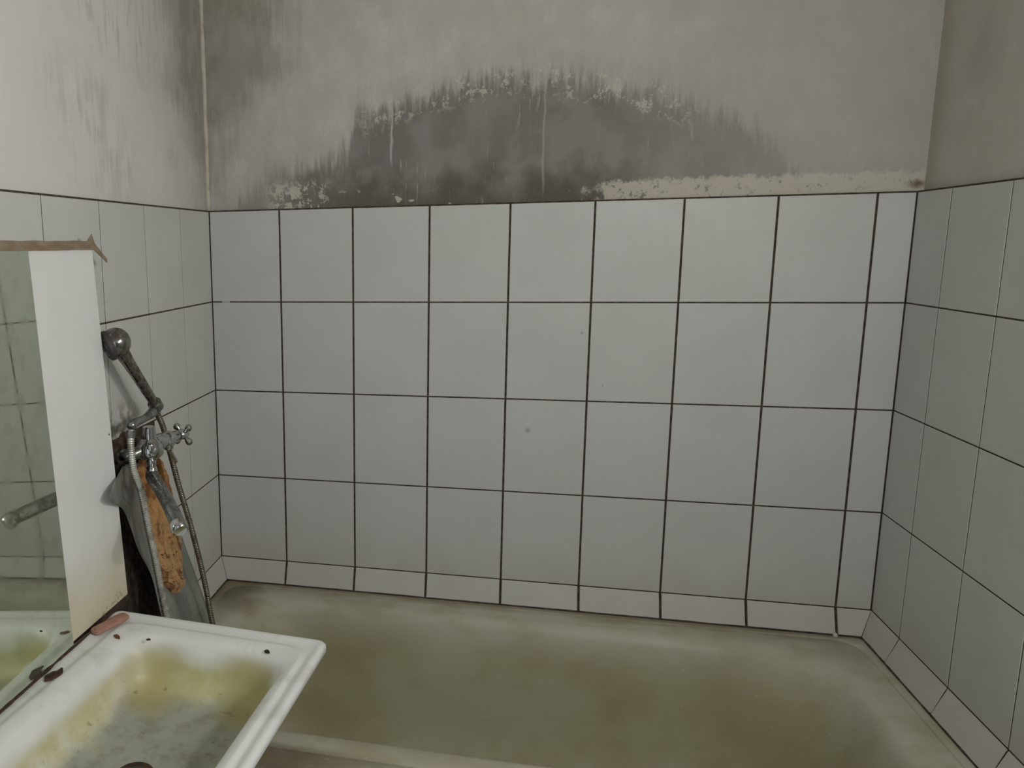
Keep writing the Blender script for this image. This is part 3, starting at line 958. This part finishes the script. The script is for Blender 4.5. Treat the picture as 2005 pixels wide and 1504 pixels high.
o.parent = spout
# cradle arm with the ring that holds the handset
ring_c = Vector((0.070, -0.541, 1.222))
hd_c = Vector((0.052, -0.667, 1.371))
hax = (hd_c - ring_c).normalized()
bm = bmesh.new()
arm = spline([(0.073, -0.664, 1.198), (0.074, -0.655, 1.206), (0.078, -0.615, 1.207), (0.075, -0.575, 1.209), (0.071, -0.553, 1.213)], 6)
tube(bm, arm, lambda i: 0.0095 + 0.0015 * math.sin(i * 0.13 * math.pi), 12)
cradle = tpart('cradle_arm', bm, M['chrome_dull'])
bm = bmesh.new()
lathe(bm, ring_c - hax * 0.012, hax, [(0, 0.0115), (0.001, 0.0150), (0.018, 0.0155), (0.020, 0.0125)], 20)
o = link('cradle_ring', bm, M['chrome_dull'], None, True, 35)
o.parent = cradle
# sub-parts built in world coordinates take the part's own offset away
bpy.context.view_layer.update()
for par in tap.children:
    for ch in par.children:
        ch.matrix_parent_inverse = par.matrix_world.inverted()

# ------------------------------------------------------------------ handset
hand = empty('shower_handset', ring_c)
tag(hand, 'tarnished chrome shower handset resting in the tap cradle', 'shower head')
LH = (hd_c - ring_c).length
bm = bmesh.new()
lathe(bm, ring_c - hax * 0.006, hax, [(0, 0.0085), (0.012, 0.0100), (0.05, 0.0108), (0.10, 0.0118), (0.14, 0.0128), (LH - 0.022, 0.0150)], 20)
adopt(link('handle', bm, M['chrome_head'], None, True, 35), hand)
fn = Vector((-0.62, -0.55, -0.30)).normalized()              # spray face turned to the wall
bm = bmesh.new()
c0 = hd_c
prof = []
for i in range(15):
    a = math.radians(-90 + 165 * i / 14)
    prof.append((0.030 * math.sin(a) * 0.98, max(0.030 * math.cos(a), 0.0004)))
lathe(bm, c0, fn, prof, 28)
bmesh.ops.translate(bm, verts=bm.verts, vec=(0, 0, 0))
adopt(link('head', bm, M['chrome_head'], None, True, 50), hand)
bm = bmesh.new()
lathe(bm, c0 + fn * 0.010, fn, [(0, 0.0295), (0.004, 0.0310), (0.010, 0.0305), (0.013, 0.026), (0.0135, 0.001)], 28)
adopt(link('spray_face', bm, M['nozzle'], None, True, 35), hand)

# ------------------------------------------------------------------ hose (one ribbed hose, looping down into the tub)
hp = [ring_c - hax * 0.008, (0.070, -0.533, 1.200), (0.075, -0.517, 1.165), (0.085, -0.499, 1.083), (0.090, -0.483, 1.025), (0.100, -0.452, 0.925),
      (0.110, -0.430, 0.830), (0.120, -0.419, 0.748), (0.130, -0.416, 0.670), (0.160, -0.420, 0.540), (0.210, -0.45, 0.42), (0.250, -0.50, 0.36),
      (0.240, -0.555, 0.40), (0.175, -0.595, 0.53), (0.125, -0.602, 0.66), (0.100, -0.603, 0.772), (0.090, -0.621, 0.904), (0.085, -0.636, 0.983), (0.080, -0.651, 1.065),
      (0.075, -0.666, 1.110), (0.0725, -0.668, 1.160), (0.073, -0.665, 1.196)]
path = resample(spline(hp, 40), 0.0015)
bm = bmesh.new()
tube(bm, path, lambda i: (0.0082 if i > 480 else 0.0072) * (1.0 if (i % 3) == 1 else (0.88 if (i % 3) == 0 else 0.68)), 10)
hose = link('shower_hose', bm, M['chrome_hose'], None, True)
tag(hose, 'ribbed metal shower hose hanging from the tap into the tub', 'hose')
NP = len(path)
for name, i0, i1 in (('hose_nut', 0, 9), ('hose_nut', NP - 12, NP - 1)):
    bm = bmesh.new()
    tube(bm, path[i0:i1], 0.0092, 12)
    o = link(name, bm, M['chrome_dull'], hose, True, 40)

# ------------------------------------------------------------------ plastic sheet and crumbling filler at the hole
SH = [((0.045, -0.660, 1.114), (0.012, -0.457, 1.070)), ((0.080, -0.780, 1.092), (0.012, -0.394, 0.966)), ((0.053, -0.680, 1.031), (0.014, -0.362, 0.919)),
      ((0.045, -0.632, 0.967), (0.018, -0.328, 0.855)), ((0.045, -0.605, 0.911), (0.028, -0.312, 0.795)), ((0.052, -0.565, 0.837), (0.045, -0.300, 0.723)),
      ((0.080, -0.585, 0.755), (0.092, -0.334, 0.636)), ((0.105, -0.590, 0.650), (0.112, -0.352, 0.575))]
Ls = spline([a for a, b in SH], 5)
Rs = spline([b for a, b in SH], 5)
bm = bmesh.new()
rs = []
NC = 18
for j, (a, b) in enumerate(zip(Ls, Rs)):
    row = []
    for i in range(NC + 1):
        t = i / NC
        p = a.lerp(b, t ** 0.85)
        fold = 0.007 * mnoise.noise((t * 5.5, j * 0.06, 1.7)) + 0.005 * math.sin(t * 13 + j * 0.09)
        inner = min(1.0, t * 6) * min(1.0, (1 - t) * 6)
        p = p + Vector((abs(fold) * inner - 0.022 * math.sin(math.pi * min(1, t * 1.3)) * max(0, 1 - j / 24), 0, 0))
        p.x = max(p.x, 0.006)
        row.append(p)
    rs.append(row)
rings(bm, rs, closed=False)
film = link('plastic_sheet', bm, M['film'], None, True)
so = film.modifiers.new('thickness', 'SOLIDIFY')
so.thickness = 0.0008
tag(film, 'cloudy grey plastic sheet hanging crumpled behind the shower hose', 'plastic sheet')

FO = [((-0.519, 1.11), (-0.467, 1.097), 0.034), ((-0.536, 1.083), (-0.432, 1.054), 0.036), ((-0.546, 1.047), (-0.411, 1.007), 0.036), ((-0.538, 0.998), (-0.384, 0.948), 0.036),
      ((-0.53, 0.954), (-0.37, 0.898), 0.038), ((-0.521, 0.915), (-0.362, 0.856), 0.042), ((-0.526, 0.875), (-0.383, 0.819), 0.052), ((-0.533, 0.842), (-0.401, 0.787), 0.062),
      ((-0.531, 0.815), (-0.431, 0.771), 0.070), ((-0.515, 0.787), (-0.465, 0.765), 0.075)]
Ls = spline([(x, a[0], a[1]) for a, b, x in FO], 8)
Rs = spline([(x, b[0], b[1]) for a, b, x in FO], 8)
front, back = [], []
NC = 26
for j, (a, b) in enumerate(zip(Ls, Rs)):
    fr, bk = [], []
    ej = 0.010 * mnoise.noise((j * 0.35, 1.0, 0)) + 0.006 * mnoise.noise((j * 1.1, 4.0, 0))
    ek = 0.010 * mnoise.noise((j * 0.4, 9.0, 0)) + 0.006 * mnoise.noise((j * 1.3, 7.0, 0))
    for i in range(NC + 1):
        t = i / NC
        p = a.lerp(b, t)
        if j > len(Ls) - 14:
            p.z -= (j - len(Ls) + 14) / 14 * (0.030 * mnoise.noise((t * 7, 2.2, 0)) + 0.012 * mnoise.noise((t * 19, 5.2, 0)))
        p.y += ej * (1 - t) + ek * t
        rim = min(1.0, min(t, 1 - t) * 7, j / 4, (len(Ls) - 1 - j) / 5)
        q = (p.y * 22 + p.z * 6, p.z * 9, 0.0)
        crack = abs(mnoise.noise((p.y * 40 + p.z * 14, p.z * 5, 3.0)))
        hgt = -0.008 + 0.014 * rim + 0.010 * mnoise.noise(q) * rim + 0.004 * mnoise.noise((p.y * 120, p.z * 70, 5)) * rim
        if crack < 0.13:
            hgt -= 0.024 * (1 - crack / 0.13) * rim * (0.4 + 0.6 * abs(mnoise.noise((p.y * 15, p.z * 14, 8.0))) * 2)
        base = p.x - 0.018
        fr.append(Vector((p.x + hgt, p.y, p.z + 0.006 * mnoise.noise((p.y * 60, 0, 2)))))
        bk.append(Vector((base, p.y, p.z)))
    front.append(fr)
    back.append(bk)
bm = bmesh.new()
vf = rings(bm, front, closed=False)
vb = rings(bm, back, closed=False)
def edge_strip(a, b):
    for i in range(len(a) - 1):
        bm.faces.new((a[i], a[i + 1], b[i + 1], b[i]))
edge_strip(vf[0], vb[0])
edge_strip(vf[-1], vb[-1])
edge_strip([r[0] for r in vf], [r[0] for r in vb])
edge_strip([r[-1] for r in vf], [r[-1] for r in vb])
foam = link('wall_filler', bm, M['filler'], None, True, 40)
tag(foam, 'crumbling orange-brown filler lump on the wall under the tap', 'filler')

# ------------------------------------------------------------------ fill lamp (added out of view to brighten the right side)
lamp = empty('fill_lamp', (PR, FILL_LAMP.y, FILL_LAMP.z))
tag(lamp, 'added fill lamp, out of view on the right wall beside the window', 'lamp')
bm = bmesh.new()
lathe(bm, (PR + 0.001, FILL_LAMP.y, FILL_LAMP.z), (-1, 0, 0), [(0, 0.045), (0.010, 0.044), (0.016, 0.030), (0.060, 0.022), (0.085, 0.020), (0.086, 0.014)], 24)
adopt(link('fill_lamp_holder', bm, M['white_paint'], None, True, 35), lamp)
pl_ = bpy.data.lights.new('fill_bulb', 'POINT')
pl_.energy = 17.0
pl_.shadow_soft_size = 0.045
pl_.color = (1.0, 0.985, 0.94)
plo = bpy.data.objects.new('fill_bulb', pl_)
plo.location = FILL_LAMP - Vector((lamp.location))
COL.objects.link(plo)
plo.parent = lamp

# ------------------------------------------------------------------ small litter on the basin
def ledge_z(x, y):
    return BZ + 0.0005

sa, sb = Vector((0.074, -0.857, 0)), Vector((0.100, -0.781, 0))
mid = (sa + sb) / 2
ang = math.atan2(sb.y - sa.y, sb.x - sa.x)
bm = bmesh.new()
hl, hw, hh = 0.042, 0.0125, 0.005
rs = [rrect(-hl + e, hl - e, -hw + e, hw - e, 0.0085, zz, 5, 2) for e, zz in ((0.003, 0.0), (0.0, 0.003), (0.0, 0.006), (0.002, 0.009), (0.005, 0.0105))]
for r in rs:
    for p in r:
        p.z += 0.0012 * mnoise.noise((p.x * 60, p.y * 60, 0)) if p.z > 0.004 else 0
rings(bm, rs, cap0=True, cap1=True)
soap = link('soap_sliver', bm, M['soap'], None, True, 40)
soap.location = (mid.x, mid.y, BZ + 0.0002)
soap.rotation_euler = (0, 0, ang)
tag(soap, 'worn pink sliver of soap beside the foot of the board', 'soap')

def flake(name, pts, loc, th, mat, label, rotz=0.0):
    bm = bmesh.new()
    lo = [bm.verts.new((x, y, 0)) for x, y in pts]
    hi = [bm.verts.new((x * 0.86, y * 0.86, th * random.uniform(0.7, 1.1))) for x, y in pts]
    k = len(pts)
    for i in range(k):
        bm.faces.new((lo[i], lo[(i + 1) % k], hi[(i + 1) % k], hi[i]))
    bm.faces.new(lo[::-1])
    bm.faces.new(hi)
    o = link(name, bm, mat)
    o.location = loc
    o.rotation_euler = (0, 0, rotz)
    return tag(o, label, 'debris')

flake('rust_flake', [(-0.020, -0.006), (-0.010, -0.011), (0.010, -0.009), (0.017, -0.002), (0.024, 0.010), (0.012, 0.006), (0.004, 0.009), (-0.012, 0.007)],
      (0.078, -1.000, BZ - 0.0002), 0.0035, M['rust'], 'large dark rust flake on the back ledge under the mirror', math.radians(62))
flake('rust_chip', [(-0.010, -0.002), (0.0, -0.005), (0.011, -0.001), (0.005, 0.003), (-0.006, 0.004)],
      (0.119, -0.853, BZ - 0.001), 0.003, M['rust_red'], 'reddish rust chip beside the pink soap', math.radians(-30))
def crumb(loc, s, label, rz, group=None):
    pts = [(math.cos(a) * s * random.uniform(0.75, 1.1), math.sin(a) * s * 0.62 * random.uniform(0.8, 1.1)) for a in [i * 2 * math.pi / 7 for i in range(7)]]
    flake('dirt_crumb', pts, loc, s * 0.6, M['rust'], label, rz)
crumb((0.178, -0.846, BZ - 0.004), 0.0042, 'small dark crumb on the far basin rim near the hose', 0.3)
crumb((0.404, -0.842, BZ - 0.004), 0.0060, 'oval dark crumb on the far basin rim by its free corner', -0.5)
crumb((0.182, -0.897, BZ - 0.0975), 0.0052, 'dark crumb lying on the stained basin floor', 0.9)
